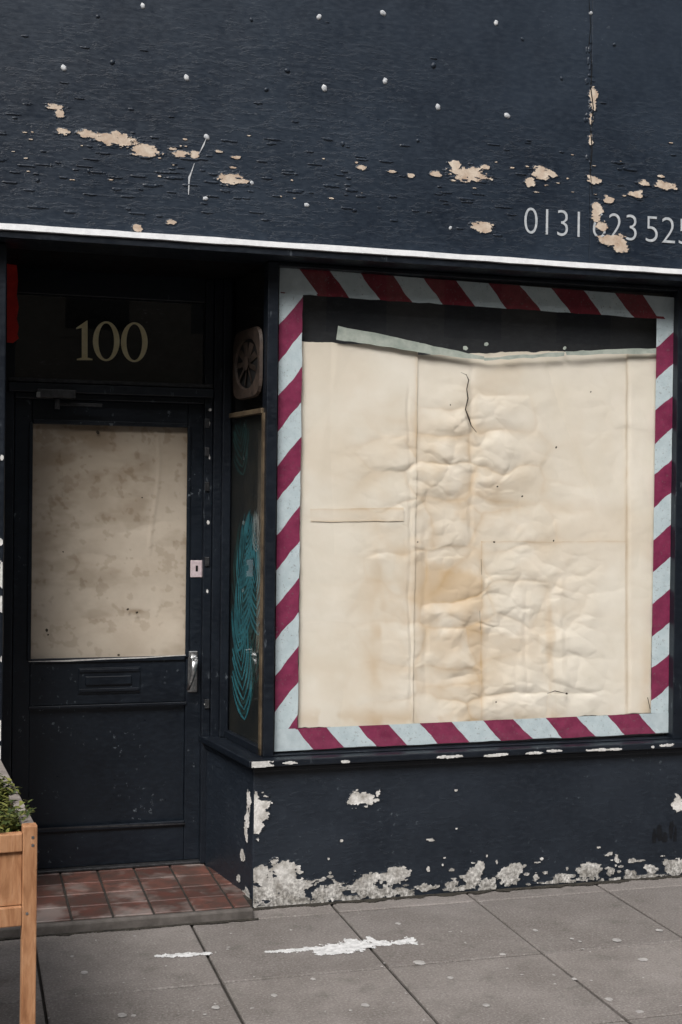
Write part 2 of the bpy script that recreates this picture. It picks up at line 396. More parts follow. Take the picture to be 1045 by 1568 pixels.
# ------------------------------------------------------------ stallriser, sill
px0,py0=Pf.x,0.0; pbx,pby=Pb.x,YB
riser=prism("stallriser",[(px0,0),(XR,0),(XR,0.9),(pbx,0.9),(pbx,pby)],-0.02,zs-0.03,mat_riser,shop,0.006)
sn=Vector((pbx-px0,pby-py0)).normalized(); sout=Vector((-sn.y,sn.x))
if sout.x>0: sout=-sout
o_=0.035
def inter():
    p=Vector((px0,0))+sout*o_; t=(-0.045-p.y)/sn.y; return (p.x+sn.x*t,-0.045)
ci=inter(); bi=(pbx+sout.x*o_,pby+sout.y*o_)
prism("window_sill",[ci,(XR,-0.045),(XR,0.2),(pbx+0.1,0.6),(bi[0],0.6)],zs-0.028,zs,mat_frame,shop,0.005)
prism("sill_moulding",[(ci[0]+0.02,-0.022),(XR,-0.022),(XR,0.1),(bi[0]+0.02,0.55)],zs-0.05,zs-0.0305,mat_frame,shop,0.004)
Ls=[(u,0,ru) for u,ru in ((395,16),(412,10),(445,12),(530,7),(688,20),(700,9),(755,16),(772,10),(818,20),(848,14),(912,16),(940,16),(1022,12),(1000,4))]
Lsm=[(oy(u,1155,-0.045).x,zs-0.016+random.uniform(-0.006,0.004),ru*PX,0.0055) for u,_,ru in Ls]
Lsm[0]=(Lsm[0][0],zs-0.014,20*PX,0.016)
field_mesh("sill_chips",(0,-0.0455,0),(1,0,0),(0,0,1),(0,-1,0),ci[0]+0.01,3.15,zs-0.027,zs-0.001,0.0022,ell_field(Lsm,30,70,0.6,8,0.5),[mat_chip,mat_frame],shop,0.1,0.001,0.001)

def onR(u,v): p=oy(u,v,0.0); return p.x,p.z
Lb=[(545,1224,10,9),(565,1222,18,9),(578,1216,6,8),(1038,1229,9,9),(660,1286,6,3),(395,1375,20,26),(400,1338,16,14),(397,1240,12,16),(394,1262,10,18),(388,1222,6,12),(394,1175,6,8),
(432,1338,22,16),(440,1365,46,18),(500,1368,30,14),(418,1355,34,16),(560,1356,24,18),(600,1345,28,14),(585,1368,34,10),(660,1358,26,6),(725,1343,13,17),(745,1352,14,11),(735,1328,5,9),(780,1340,16,14),(795,1330,5,9),(820,1344,7,9),(860,1343,20,6),
(900,1332,16,11),(935,1332,8,11),(945,1316,6,10),(965,1338,12,6),(996,1332,14,9),(1030,1328,18,14),(1042,1320,8,8),(440,1380,46,10),(690,1354,14,8),(625,1372,14,7),(530,1374,20,6),(700,1360,40,4),(850,1350,60,3),(980,1342,60,3)]
Lbm=[(*onR(u,v),ru*PX,rv*PX) for u,v,ru,rv in Lb]
for i in range(60):
    u=random.uniform(395,1045); v=1380-0.075*(u-385)-abs(random.gauss(0,18))
    Lbm.append((*onR(u,v),random.uniform(2,7)*PX,random.uniform(1,4)*PX))
for i in range(8):
    u=random.uniform(395,1045); v=random.uniform(1190,1330)
    Lbm.append((*onR(u,v),random.uniform(1,3)*PX,random.uniform(1,2)*PX))
field_mesh("stallriser_peeled_paint",(0,0,0),(1,0,0),(0,0,1),(0,-1,0),px0+0.004,3.2,0.004,zs-0.06,0.0022,ell_field(Lbm,17,30,1.05,12,0.50),[mat_render,mat_riser],shop,0.35,0.0018,0.0045)
nS=Vector((sout.x,sout.y,0)); pS=Vector((px0,0,0)); eS=Vector((sn.x,sn.y,0))
def onS(u,v,off=0):
    p=opl(u,v,pS+nS*off,nS); return (p-pS).dot(eS),p.z
Lp=[(382,1225,5,14),(380,1252,7,18),(378,1275,5,14),(372,1310,5,8),(378,1372,12,12),(366,1345,5,6),(340,1348,6,4),(385,1395,6,10),(350,1362,6,5),(362,1372,8,5)]
Lpm=[]
for u,v,ru,rv in Lp:
    a,b=onS(u,v); Lpm.append((a,b,ru*PX*1.6,rv*PX))
field_mesh("return_peeled_paint",tuple(pS),tuple(eS),(0,0,1),tuple(nS),0.004,0.5,0.004,zs-0.06,0.0022,ell_field(Lpm,28,34,0.7,15,0.5),[mat_render,mat_riser],shop,0.35,0.0018,0.004)
Lg=[(*onR(u,v),ru*PX,rv*PX) for u,v,ru,rv in ((1002,1285,4,26),(1010,1275,6,14),(1018,1288,5,18),(1028,1270,5,14),(1034,1285,4,20),(1015,1298,16,6))]
field_mesh("graffiti_mark",(0,0,0),(1,0,0),(0,0,1),(0,-1,0),2.4,3.2,0.15,0.5,0.003,ell_field(Lg,25,25,0.5,18,0.5),[mat_graf,mat_graf],shop,0.0,0.0006,0.0)  # dark graffiti scribble, merged into one soft patch

# ------------------------------------------------------------ shop window
YG=0.045
x0=oy(407,800,0.01).x; x1=oy(423,800,0.01).x
box("window_post",x0,x1,0.01,0.09,zs+0.0005,zf-0.032,mat_frame,shop)
xr0=oy(1035,800,0.01).x
box("window_post_right",xr0,xr0+0.07,0.01,0.09,zs+0.0005,zf-0.032,mat_frame,shop)
box("pilaster_right",xr0+0.075,xr0+0.5,-0.03,0.2,zs+0.0005,zf-0.033,mat_frame,shop)
zh=oy(720,428,YG).z
box("window_head",x1+0.001,xr0-0.001,0.012,0.09,zh,zf-0.032,mat_frame,shop)
box("window_foot",x1+0.001,xr0-0.001,0.02,0.09,zs+0.0005,oy(720,1143,0.02).z,mat_frame,shop)
def tapeq(name,tl,tr,br,bl,kind,y,mat,N=40):
    vs=[];fs=[];uvs=[]
    A=[Vector(p) for p in (tl,tr,br,bl)]
    for i in range(N+1):
        t=i/N
        if kind in 'TB': p,q=A[0].lerp(A[1],t),A[3].lerp(A[2],t)
        else: p,q=A[0].lerp(A[3],t),A[1].lerp(A[2],t)
        jt=random.uniform(-0.9,0.9); 
        for r,ac in ((p,0),(q,1)):
            r2=Vector(r)
            if ac==1 and kind in 'TB': r2.y+=jt
            if ac==1 and kind=='L': r2.x+=jt*0.8
            vs.append(oy(r2.x,r2.y,y-0.0006*math.sin(i*1.3+ac)))
            if kind=='T': a=(r.x-505-30*ac)/97
            elif kind=='B': a=(r.x-500-28*ac)/95.5
            elif kind=='L': a=(r.y-553+45*ac)/107
            else: a=(r.y-553-27*(1-ac))/98.5
            uvs.append((a,ac))
    for i in range(N): fs.append((2*i,2*i+1,2*i+3,2*i+2))
    o=mesh(name,vs,fs,mat,shop); uv=o.data.uv_layers.new(name='UVMap')
    for lp in o.data.loops: uv.data[lp.index].uv=uvs[lp.vertex_index]
    return o
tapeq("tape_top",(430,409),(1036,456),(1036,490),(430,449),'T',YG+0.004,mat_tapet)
tapeq("tape_bottom",(421,1117),(1030,1091),(1028,1122),(420,1150),'B',YG+0.004,mat_tape)
tapeq("tape_left",(428,446),(464,448),(456,1118),(421,1118),'L',YG+0.0055,mat_tape)
tapeq("tape_right",(1006,484),(1037,486),(1029,1092),(997,1092),'R',YG+0.0055,mat_tape)
for nm,q in (("tape_corner_a",[(429,409),(458,411),(487,450),(428,447)]),("tape_corner_b",[(421,1116),(456,1117),(477,1148),(420,1151)]),("tape_corner_c",[(985,452),(1037,456),(1037,486),(1006,484)]),("tape_corner_d",[(985,1093),(1030,1091),(1029,1122),(1012,1121)])):
    ppoly(nm,q,YG+0.003,mat_tapew,shop)
g0=oy(423,1151,YG)
mesh("window_glass",[(g0.x,YG,zs),(xr0,YG,zs),(xr0,YG,zh+0.06),(g0.x,YG,zh+0.06)],[(0,1,2,3)],mat_glass,shop)
mesh("window_inner_board",[(g0.x-0.03,0.12,zs),(xr0+0.02,0.12,zs),(xr0+0.02,0.12,zh+0.08),(g0.x-0.03,0.12,zh+0.08)],[(0,1,2,3)],mat_board,shop)

def sm(e0,e1,x):
    t=np.clip((x-e0)/(e1-e0),0,1); return t*t*(3-2*t)
def hpaper(Ux,Vx):
    wx=Ux+30*(fbm(Ux/60,Vx/60,3,9)-0.5); wy=Vx+30*(fbm(Ux/60,Vx/60,3,14)-0.5)
    m=np.exp(-(((Ux-715)/125)**2))*sm(570,660,Vx)*(1-0.4*sm(1060,1110,Vx))
    m=m+0.25*sm(780,880,Vx)*sm(600,640,Ux)*(1-sm(900,960,Ux))+0.07+0.12*sm(600,700,Ux)
    m=np.minimum(m,1)*(0.55+0.9*sm(0.35,0.65,fbm(Ux/110,Vx/90,3,17)))
    h=m*0.0090*facets(wx/92,wy/56,2,0.9)
    h=h+m*0.0045*facets((wx+0.5*wy)/54,(wy-0.4*wx)/44,5,0.8)
    h=h+(m*0.9+0.1)*0.0016*facets(wx/24,wy/20,8,0.8)
    h=h+0.012*(fbm(Ux/170,Vx/190,2,3)-0.5)
    d=(Ux-Vx*0.35)/40; h=h+0.0045*facets(d,Vx/240,11,0.8)*sm(760,830,Ux)*(1-sm(760,880,Vx))
    d=(Ux+Vx*0.1)/70; h=h+0.0040*facets(d,Vx/300,12,0.9)*(1-sm(560,640,Ux))
    h=h+0.0010*(fbm(Ux/12,Vx/10,3,61,0.5)-0.5)*(m+0.4)
    wob=5*(fbm(Ux/60,Vx/60,3,9)-0.5)*2
    for x0,va,vb,a,wd in ((626,600,1075,-0.0035,3.0),(962,545,1085,-0.0025,3),(806,900,1070,-0.003,4),(650,800,1060,-0.003,5),(722,560,830,-0.003,4),(860,880,1080,0.003,6)):
        h=h+a*np.exp(-((Ux-x0+wob*(0.3 if x0==962 else 1.4))/wd)**2)*sm(va-20,va+20,Vx)*(1-sm(vb-20,vb+20,Vx))*(0.3+1.2*fbm(Ux/40,Vx/40,2,19))
    return h
def sheet(name,tl,tr,br,bl,y,nu,nv,hf,stf,mat,edge=1.2):
    s=np.linspace(0,1,nu)[:,None]; t=np.linspace(0,1,nv)[None,:]
    q=[np.array(p,float) for p in (tl,tr,br,bl)]
    Ux=(q[0][0]*(1-s)+q[1][0]*s)*(1-t)+(q[3][0]*(1-s)+q[2][0]*s)*t
    Vx=(q[0][1]*(1-s)+q[1][1]*s)*(1-t)+(q[3][1]*(1-s)+q[2][1]*s)*t
    e=edge*(fbm(Ux/30,Vx/30,4,77)-0.5)*2
    Vp=Vx+e*3*(np.exp(-t*40)+np.exp(-(1-t)*40)); Up=Ux+e*(np.exp(-s*40)+np.exp(-(1-s)*40))
    d=np.array(fwd)[None,None,:]*F+np.array(R)[None,None,:]*(Up-522.5)[...,None]-np.array(U)[None,None,:]*(Vp-784)[...,None]
    k=(y-C.y)/d[...,1]; P=np.array(C)+d*k[...,None]
    P[...,1]-=hf(Ux,Vx)
    co_=P.reshape(-1,3); i,j=np.meshgrid(np.arange(nu-1),np.arange(nv-1),indexing='ij'); i=i.ravel();j=j.ravel()
    fq=np.stack([i*nv+j,i*nv+j+1,(i+1)*nv+j+1,(i+1)*nv+j],1); nf=len(fq)
    me=bpy.data.meshes.new(name); me.vertices.add(len(co_)); me.vertices.foreach_set('co',co_.ravel())
    me.loops.add(nf*4); me.loops.foreach_set('vertex_index',fq.ravel().astype(np.int32))
    me.polygons.add(nf); me.polygons.foreach_set('loop_start',(np.arange(nf)*4).astype(np.int32)); me.polygons.foreach_set('loop_total',np.full(nf,4,np.int32))
    me.polygons.foreach_set('use_smooth',np.ones(nf,bool)); me.update()
    at=me.attributes.new('stain_shade','FLOAT','POINT'); at.data.foreach_set('value',np.clip(stf(Ux,Vx),0,1).ravel().astype(np.float32))
    return link(me,name,mat,shop)
def stain_shade(Ux,Vx):
    m=np.exp(-(((Ux-705)/120)**2)-(((Vx-860)/200)**2))
    a=0.50*m*sm(0.40,0.66,fbm(Ux/60,Vx/60,4,91))+0.15*m
    b=0.38*np.exp(-((Ux-585)/22)**2)*sm(800,880,Vx)*sm(0.4,0.6,fbm(Ux/40,Vx/80,3,93))
    c=0.5*np.exp(-((Ux-845)/12)**2)*sm(840,960,Vx)*sm(0.35,0.6,fbm(Ux/20,Vx/90,3,95))
    e=0.3*np.exp(-((Ux-990)/8)**2)*sm(900,1080,Vx)
    q=0.35*np.exp(-((Vx-1100)/14)**2)*sm(0.4,0.6,fbm(Ux/30,Vx/30,3,98))
    wx=Ux+30*(fbm(Ux/60,Vx/60,3,9)-0.5); wy=Vx+30*(fbm(Ux/60,Vx/60,3,14)-0.5)
    m2=np.exp(-(((Ux-715)/150)**2))*sm(570,660,Vx)
    cr=np.exp(-np.abs(facets(wx/92,wy/56,2,0.9))*9)*m2*0.35  # darkens the paper along facet creases: crease shade put into the colour
    return a+b+c+e*fbm(Ux/20,Vx/20,3,97)*1.4+q+cr+0.15*sm(0.5,0.7,fbm(Ux/120,Vx/120,4,99))
def rimst(Ux,Vx,u0=None,v0=None):
    s=0
    if u0 is not None: s=s+0.5*np.exp(-np.abs(Ux-u0)/2.2)*(0.3+fbm(Ux/9,Vx/14,3,55))
    if v0 is not None: s=s+0.5*np.exp(-np.abs(Vx-v0)/2.0)*(0.3+fbm(Ux/14,Vx/9,3,56))
    return s
# separate sheets, each lying over its neighbour
sheet("paper_sheet_left",(462,523),(640,530),(632,1112),(456,1113),0.0765,150,420,lambda a,b:hpaper(a,b)*0.9,lambda a,b:stain_shade(a,b)+rimst(a,b,638,None)*(b<700),mat_paper)
sheet("paper_sheet_middle",(632,543),(1007,534),(996,1091),(622,1110),0.084,300,420,hpaper,lambda a,b:stain_shade(a,b)+0.06,mat_paper)
sheet("paper_sheet_lower_right",(737,829),(1002,829),(995,1091),(734,1104),0.0795,200,210,lambda a,b:hpaper(a,b),lambda a,b:stain_shade(a,b)*0.8+rimst(a,b,737,829),mat_paper,0.8)
sheet("paper_sheet_edge",(960,536),(1007,534),(996,1090),(956,1092),0.0775,30,300,lambda a,b:hpaper(a,b),lambda a,b:stain_shade(a,b)+0.03+rimst(a,b,960,None),mat_paper,0.8)
sheet("paper_sheet_patch",(475,780),(618,777),(618,798),(476,799),0.0735,90,24,lambda a,b:hpaper(a,b)*0.9,lambda a,b:stain_shade(a,b)+0.10+rimst(a,b,None,779)+rimst(a,b,None,799),mat_paper,0.5)
for i,q in enumerate(([(518,499),(560,507),(610,517),(642,524),(642,539),(600,532),(515,520)],[(638,524),(690,535),(742,546),(742,551),(700,547),(637,539)],[(740,548),(865,539),(864,545),(742,552)],[(866,538),(1006,533),(1006,541),(868,544)])):
    ppoly("masking_strip",rough_edge(q,12,0.9),0.0555-0.0004*i,mat_mask,shop)
for p,wd in (([(714,573),(718,582),(715,596),(717,610),(713,627),(718,640),(722,652),(730,662)],2.2),([(706,570),(714,574)],2),([(735,935),(736,965)],1.6),([(737,856),(738,880)],2),([(838,1062),(850,1058),(868,1062)],2),([(992,1068),(996,1086)],3)):
    strip("paper_tear",p,wd,0.0535,mat_grime,shop)
dots("paper_spots",[(852,685,1.8),(762,745,1.5),(757,830,1.8),(848,828,1.5),(800,760,1.6),(690,620,1.2),(868,1062,2),(905,600,1.3),(640,830,1.2),(760,1075,1.4)],0.0535,mat_grime,shop,0.05)
dots("board_spots",[(713,533,4),(745,527,3.5),(865,533,3)],0.053,mat_mask,shop,0.05)

# ------------------------------------------------------------ splayed side window
a0=Vector((oy(407,800,0.01).x,0.03,0)); b0=Vector((oy(345,800,YB-0.02).x,YB-0.02,0))
e2=(b0-a0).normalized(); n2=Vector((-e2.y,e2.x,0)); n2=n2 if n2.x<0 else -n2
LS=(b0-a0).length
def sbox(name,s0,s1,za,zb,d0,d1,mat,bevel=0.002):
    """box on the splayed window plane: s along, d outward"""
    vs=[]
    for z in (za,zb):
        for s,d in ((s0,d1),(s1,d1),(s1,d0),(s0,d0)):
            p=a0+e2*s+n2*d; vs.append((p.x,p.y,z))
    return mesh(name,vs,BF,mat,shop,bevel=bevel)
def ons(u,v,d=0.0):
    p=opl(u,v,a0+n2*d,n2); return (p-a0).dot(e2),p.z
def vpt(s,z,d): p=a0+e2*s+n2*d; return (p.x,p.y,z)
ztop=zf-0.032
sbox("side_backing",-0.0,LS,zs,ztop,-0.05,-0.04,mat_black,0)
zp=ons(380,636)[1]
sbox("side_fabric",0.01,LS-0.01,zs,zp,-0.032,-0.022,mat_fabric,0)
rf=random.Random(5)
fr={0:([],[]),1:([],[]),2:([],[])}
smin,smax=0.036,LS-0.03
def frond(s,z,ang,ln,k,layer):
    V,Fc=fr[k]; n=10
    for side in (-1,1):
        for i in range(n):
            t=0.10+0.88*i/n; bx=s+math.cos(ang)*ln*t; bz=z+math.sin(ang)*ln*t
            a=ang+side*(1.20-0.75*t)+rf.uniform(-0.06,0.06); l=ln*0.60*math.sin(math.pi*(0.18+0.78*t))*rf.uniform(0.85,1.15)
            pts=[]
            for q in range(6):
                tt=q/5; aa=a-side*0.5*tt; wv=ln*0.019*math.sin(math.pi*min(1,0.12+tt*0.88))
                cx=bx+math.cos(aa)*l*tt; cz=bz+math.sin(aa)*l*tt; pts.append((cx-math.sin(aa)*wv,cz+math.cos(aa)*wv,cx+math.sin(aa)*wv,cz-math.cos(aa)*wv))
            bad=[j for j,p in enumerate(pts) if not(smin<p[0]<smax and zs+0.03<p[1]<zp-0.01 and smin<p[2]<smax)]
            if bad:
                if bad[0]<2: continue
                pts=pts[:bad[0]]
            b=len(V)
            for p in pts:
                for (xx,zz) in ((p[0],p[1]),(p[2],p[3])):
                    V.append(vpt(xx,zz,-0.0215+layer*0.0003))
            for q in range(len(pts)-1): Fc.append((b+2*q,b+2*q+1,b+2*q+3,b+2*q+2))
zz_=lambda v:ons(380,v)[1]
lay=0
for (s,v,ang,ln,k) in ((0.3,1120,1.7,0.50,1),(0.12,1060,1.3,0.45,1),(0.42,960,2.0,0.42,1),(0.3,740,1.3,0.38,1),(0.25,1125,1.35,0.46,0),(0.38,1020,1.9,0.42,0),(0.10,985,1.35,0.40,0),(0.36,915,2.0,0.34,0),(0.14,850,1.5,0.16,2)):
    frond(s,zz_(v),ang,ln,k,lay); lay+=1
for k,(V,Fc) in fr.items():
    mesh("printed_frond",V,Fc,(mat_leafA,mat_leafB,mat_leafC)[k],shop)
sbox("side_glass_bead_front",0.01,0.035,zs+0.001,zp,-0.03,0.004,mat_tan)
sbox("side_bead_top",0.036,LS-0.05,zp,zp+0.02,-0.03,0.006,mat_tan)
sbox("side_bar_lower",0.01,LS,zs+0.0006,zs+0.03,-0.03,0.004,mat_frame)
v=[a0+e2*s+n2*-0.012 for s in (0.036,LS)]
mesh("side_glass",[(v[0].x,v[0].y,zs),(v[1].x,v[1].y,zs),(v[1].x,v[1].y,ztop),(v[0].x,v[0].y,ztop)],[(0,1,2,3)],mat_glass,shop)
sc_,zc=ons(381,557); s1_,_=ons(401,557); s0_,_=ons(359,557); hw=abs(s1_-s0_)/2; hz=(oy(0,500,0.3).z-oy(0,612,0.3).z)/2
vs=[];fs=[];N=48
def rr(a,k=1.0):
    c,s=math.cos(a),math.sin(a); p=5; r=(abs(c)**p+abs(s)**p)**(-1/p); return c*r*hw*k,s*r*hz*k
ring=[(lambda a:rr(a),0.0),(lambda a:rr(a,0.97),0.012),(lambda a:(math.cos(a)*hw*0.84,math.sin(a)*hz*0.74),0.012),(lambda a:(math.cos(a)*hw*0.80,math.sin(a)*hz*0.70),0.002)]
for f_,d in ring:
    for i in range(N):
        x,z=f_(i/N*2*math.pi); vs.append(vpt(sc_+x,zc+z,d))
for k in range(3):
    for i in range(N): fs.append((k*N+i,k*N+(i+1)%N,(k+1)*N+(i+1)%N,(k+1)*N+i))
mesh("ventilator_plate",vs,fs,mat_rust,shop)
vs=[vpt(sc_+math.cos(i/N*6.2832)*hw*0.82,zc+math.sin(i/N*6.2832)*hz*0.72,0.001) for i in range(N)]
mesh("ventilator_hole",vs,[tuple(range(N))],mat_black,shop)
vs=[];fs=[]
for b in range(9):
    a=b/9*6.2832; b_=len(vs)
    for r,wd,d in ((0.2,0.10,0.006),(0.2,-0.10,0.010),(0.70,-0.13,0.012),(0.70,0.13,0.004)):
        aa=a+wd/ (r*1.3); vs.append(vpt(sc_+math.cos(aa)*hw*r,zc+math.sin(aa)*hz*r*0.9,d))
    fs.append((b_,b_+1,b_+2,b_+3))
b_=len(vs)
for i in range(16): vs.append(vpt(sc_+math.cos(i/16*6.2832)*hw*0.22,zc+math.sin(i/16*6.2832)*hz*0.2,0.014))
fs.append(tuple(range(b_,b_+16)))
mesh("ventilator_blades",vs,fs,mat_rust,shop)

# ------------------------------------------------------------ recess
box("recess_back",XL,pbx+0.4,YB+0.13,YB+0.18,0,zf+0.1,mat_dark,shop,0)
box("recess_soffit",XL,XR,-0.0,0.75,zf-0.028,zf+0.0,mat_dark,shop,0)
xp=oy(7,800,-0.02).x
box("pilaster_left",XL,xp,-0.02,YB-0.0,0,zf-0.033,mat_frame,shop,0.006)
Lq=[]
for u,v,ru,rv in ((2,830,3,6),(3,880,3,20),(2,925,3,12),(2,1120,4,14),(3,1150,3,14),(3,700,2,4),(3,1010,2,5)):
    p=oy(u,v,-0.02); Lq.append((p.x,p.z,ru*PX,rv*PX))
field_mesh("pilaster_chips",(0,-0.02,0),(1,0,0),(0,0,1),(0,-1,0),xp-0.12,xp-0.003,0.3,2.3,0.0025,ell_field(Lq,40,30,0.5,33,0.5),[mat_chip,mat_frame],shop,0.3,0.001,0.003)
def vbar(n,u0,u1,y0,y1,za,zb,mat=mat_frame,bv=0.004):
    return box(n,oy(u0,900,y0).x,oy(u1,900,y0).x,y0,y1,za,zb,mat,shop,bv)
zb_=0.045
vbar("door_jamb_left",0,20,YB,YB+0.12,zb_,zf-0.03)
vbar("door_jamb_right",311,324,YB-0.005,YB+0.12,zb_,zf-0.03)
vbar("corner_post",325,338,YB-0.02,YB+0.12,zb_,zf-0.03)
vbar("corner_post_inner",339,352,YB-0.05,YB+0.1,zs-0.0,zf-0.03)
box("recess_side_fill",pbx-0.0,pbx+0.06,YB-0.012,YB+0.1,0.04,zs-0.03,mat_frame,shop,0.003)
Lj=[]
for u,v,ru,rv in ((322,628,3,3),(320,648,2,4),(318,745,3,2),(316,862,2,5),(318,905,2,4),(316,1078,3,2),(319,800,2,3),(321,700,1.5,5)):
    p=oy(u,v,YB-0.005); Lj.append((p.x,p.z,ru*PX,rv*PX))
field_mesh("jamb_chips",(0,YB-0.0052,0),(1,0,0),(0,0,1),(0,-1,0),oy(312,900,YB).x,oy(323,900,YB).x,0.3,2.3,0.0022,ell_field(Lj,40,40,0.5,35,0.54),[mat_chip,mat_frame],shop,0.2,0.001,0.002)
def hbar(n,v0,v1,um,ua,ub,y0,y1,mat=mat_frame,bv=0.004):
    return box(n,oy(ua,900,y0).x,oy(ub,900,y0).x,y0,y1,oy(um,v1,y0).z,oy(um,v0,y0).z,mat,shop,bv)
hbar("transom_bar",590,604,170,10,325,YB-0.035,YB+0.1)
hbar("transom_ledge",583,589.5,170,10,324,YB-0.015,YB+0.1,mat_dmetal)
hbar("door_head",604.5,614,170,20,311,YB-0.005,YB+0.1)
hbar("transom_head",380,456,170,20,311,YB+0.005,YB+0.1)
p0=oy(20,586,YB+0.03);p1=oy(317,452,YB+0.03)
mat_tb=navy("transom_blackout",(0.005,0.006,0.007),(0.014,0.015,0.016),0.3,0,0.7,0.1)
mesh("transom_blackout",[(p0.x,YB+0.05,p0.z-0.02),(p1.x,YB+0.05,p0.z-0.02),(p1.x,YB+0.05,p1.z+0.03),(p0.x,YB+0.05,p1.z+0.03)],[(0,1,2,3)],mat_tb,shop)
mesh("transom_glass",[(p0.x,YB+0.03,p0.z-0.01),(p1.x,YB+0.03,p0.z-0.01),(p1.x,YB+0.03,p1.z+0.02),(p0.x,YB+0.03,p1.z+0.02)],[(0,1,2,3)],mat_glass,shop)
yn=YB+0.026
def zero(n,cu,cv,w_,h_,iw,ih):
    vs=[];fs=[];N=40
    for i in range(N):
        a=i/N*6.2832; vs.append(oy(cu+w_*math.cos(a),cv+h_*math.sin(a),yn))
    for i in range(N):
        a=i/N*6.2832; vs.append(oy(cu+iw*math.cos(a),cv+ih*math.sin(a),yn))
    for i in range(N): fs.append((i,(i+1)%N,N+(i+1)%N,N+i))
    return mesh(n,vs,fs,mat_gold,shop)
zero("number_zero",163,522.5,20.5,30.5,12,27.5); zero("number_zero",206,524,20.5,30.5,12,27.5)
ppoly("number_one",[(125.5,550),(125.5,502),(117,504),(117,502),(133,491),(134.5,491),(134.5,550)],yn,mat_gold,shop)
ppoly("number_one_foot",[(118,551.5),(118,549.5),(126,547.5),(134,547.5),(142,549.5),(142,551.5)],yn-0.0004,mat_gold,shop)
o=ppoly("red_sign",[(11,404),(26,406),(28,430),(26,452),(29,470),(26,488),(29,500),(27,512),(29,518),(20,525),(11,524)],YB-0.08,mat_red,None)
sol=o.modifiers.new('s','SOLIDIFY'); sol.thickness=0.01

# ------------------------------------------------------------ door leaf
yd=YB+0.035
zd0=0.055; xdl=oy(20.5,900,yd).x; xdr=oy(310,900,yd).x
def dz(v,u=165): return oy(u,v,yd).z
def dx(u): return oy(u,900,yd).x
zdt=dz(614.5)
xg0,xg1=dx(47),dx(286)
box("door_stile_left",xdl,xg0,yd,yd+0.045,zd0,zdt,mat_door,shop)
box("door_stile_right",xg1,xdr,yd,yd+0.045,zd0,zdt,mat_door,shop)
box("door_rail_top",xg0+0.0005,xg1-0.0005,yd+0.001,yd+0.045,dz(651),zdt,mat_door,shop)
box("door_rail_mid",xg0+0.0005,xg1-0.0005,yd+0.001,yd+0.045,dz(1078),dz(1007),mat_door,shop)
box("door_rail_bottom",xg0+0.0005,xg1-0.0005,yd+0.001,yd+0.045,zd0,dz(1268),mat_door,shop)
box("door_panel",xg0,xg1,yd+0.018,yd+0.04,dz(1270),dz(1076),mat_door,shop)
box("door_weatherbar",xg0-0.01,xg1+0.0,yd-0.012,yd+0.0005,dz(1269),dz(1262),mat_frame,shop,0.004)
strip("weatherbar_edge",[(60,1269),(120,1267),(180,1265),(240,1263),(284,1261)],3,yd-0.0125,mat_dmetal,shop)  # lighter strip along the front of the weatherbar
box("door_panel_bead",xg0-0.005,xg1+0.005,yd-0.006,yd+0.0005,dz(1083),dz(1078),mat_frame,shop)
for n,a in (("bead_l",(xg0-0.012,xg0+0.004,dz(1009),dz(650))),("bead_r",(xg1-0.004,xg1+0.012,dz(1009),dz(650))),("bead_t",(xg0+0.0045,xg1-0.0045,dz(652),dz(645))),("bead_b",(xg0+0.0045,xg1-0.0045,dz(1013),dz(1006)))):
    box("door_glazing_"+n,a[0],a[1],yd-0.008,yd+0.0005,a[2],a[3],mat_door,shop,0.003)
strip("door_putty_line",[(44,1013),(100,1012),(160,1009),(220,1007),(285,1003)],2.5,yd-0.0095,mat_chip,shop)
def hd(Ux,Vx):
    wx=Ux+20*(fbm(Ux/50,Vx/50,3,9)-0.5); wy=Vx+20*(fbm(Ux/50,Vx/50,3,14)-0.5)
    h=0.012*(fbm(Ux/110,Vx/80,2,71,0.4)-0.5)+0.0034*facets(wx/90,wy/50,3,0.9)
    h+=0.004*np.exp(-((Ux-236-8*np.sin(Vx/50))/3)**2)*(1-sm(820,880,Vx))*0.6+0.004*np.exp(-((Ux-97)/2)**2)*(Vx>720)*(Vx<760)
    h+=0.002*np.sin(Vx/23+Ux/120)*(0.4+fbm(Ux/80,Vx/80,2,74)); return h
def sd_(Ux,Vx):
    e=0.55*(np.exp(-(Ux-45)/7.0)+np.exp(-(287-Ux)/6.0)+np.exp(-(Vx-648)/10.0)+0.6*np.exp(-(1012-Vx)/8.0))  # darker along all four edges of the sheet
    return 0.40*(1-sm(650,850,Vx))*(0.4+fbm(Ux/80,Vx/60,3,75))+0.4*sm(0.48,0.75,fbm(Ux/60,Vx/30,4,76))+0.8*np.exp(-((Ux-205)/14)**2-((Vx-936)/4)**2)+e*fbm(Ux/25,Vx/25,3,78)+0.3*sm(0.62,0.7,fbm(Ux/12,Vx/12,3,79))  # darker towards the top, plus random blotches and spots
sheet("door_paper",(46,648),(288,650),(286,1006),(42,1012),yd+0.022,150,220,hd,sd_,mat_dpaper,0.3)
mesh("door_glass",[(xg0,yd+0.008,dz(1012)),(xg1,yd+0.008,dz(1012)),(xg1,yd+0.008,dz(646)),(xg0,yd+0.008,dz(646))],[(0,1,2,3)],mat_glass,shop)
dots("door_paper_spots",[(72,965,2.5),(218,762,1.2),(196,933,2.0),(210,938,2.0),(150,662,3),(97,845,1.2),(182,1003,2),(74,972,1.5)],yd+0.006,mat_grime,shop,0.05)
pbox("door_closer",57,596,117,609,YB-0.075,YB-0.036,mat_dmetal,shop,0.004)
pbox("door_closer_cap",56,600,62,608,YB-0.078,YB-0.0755,mat_metal,shop,0.001)
pbox("door_closer_arm",84,617,157,622,YB-0.03,YB-0.022,mat_dmetal,shop,0.002)
pbox("door_closer_pivot",84,610,92,626,YB-0.05,YB-0.031,mat_dmetal,shop,0.002)
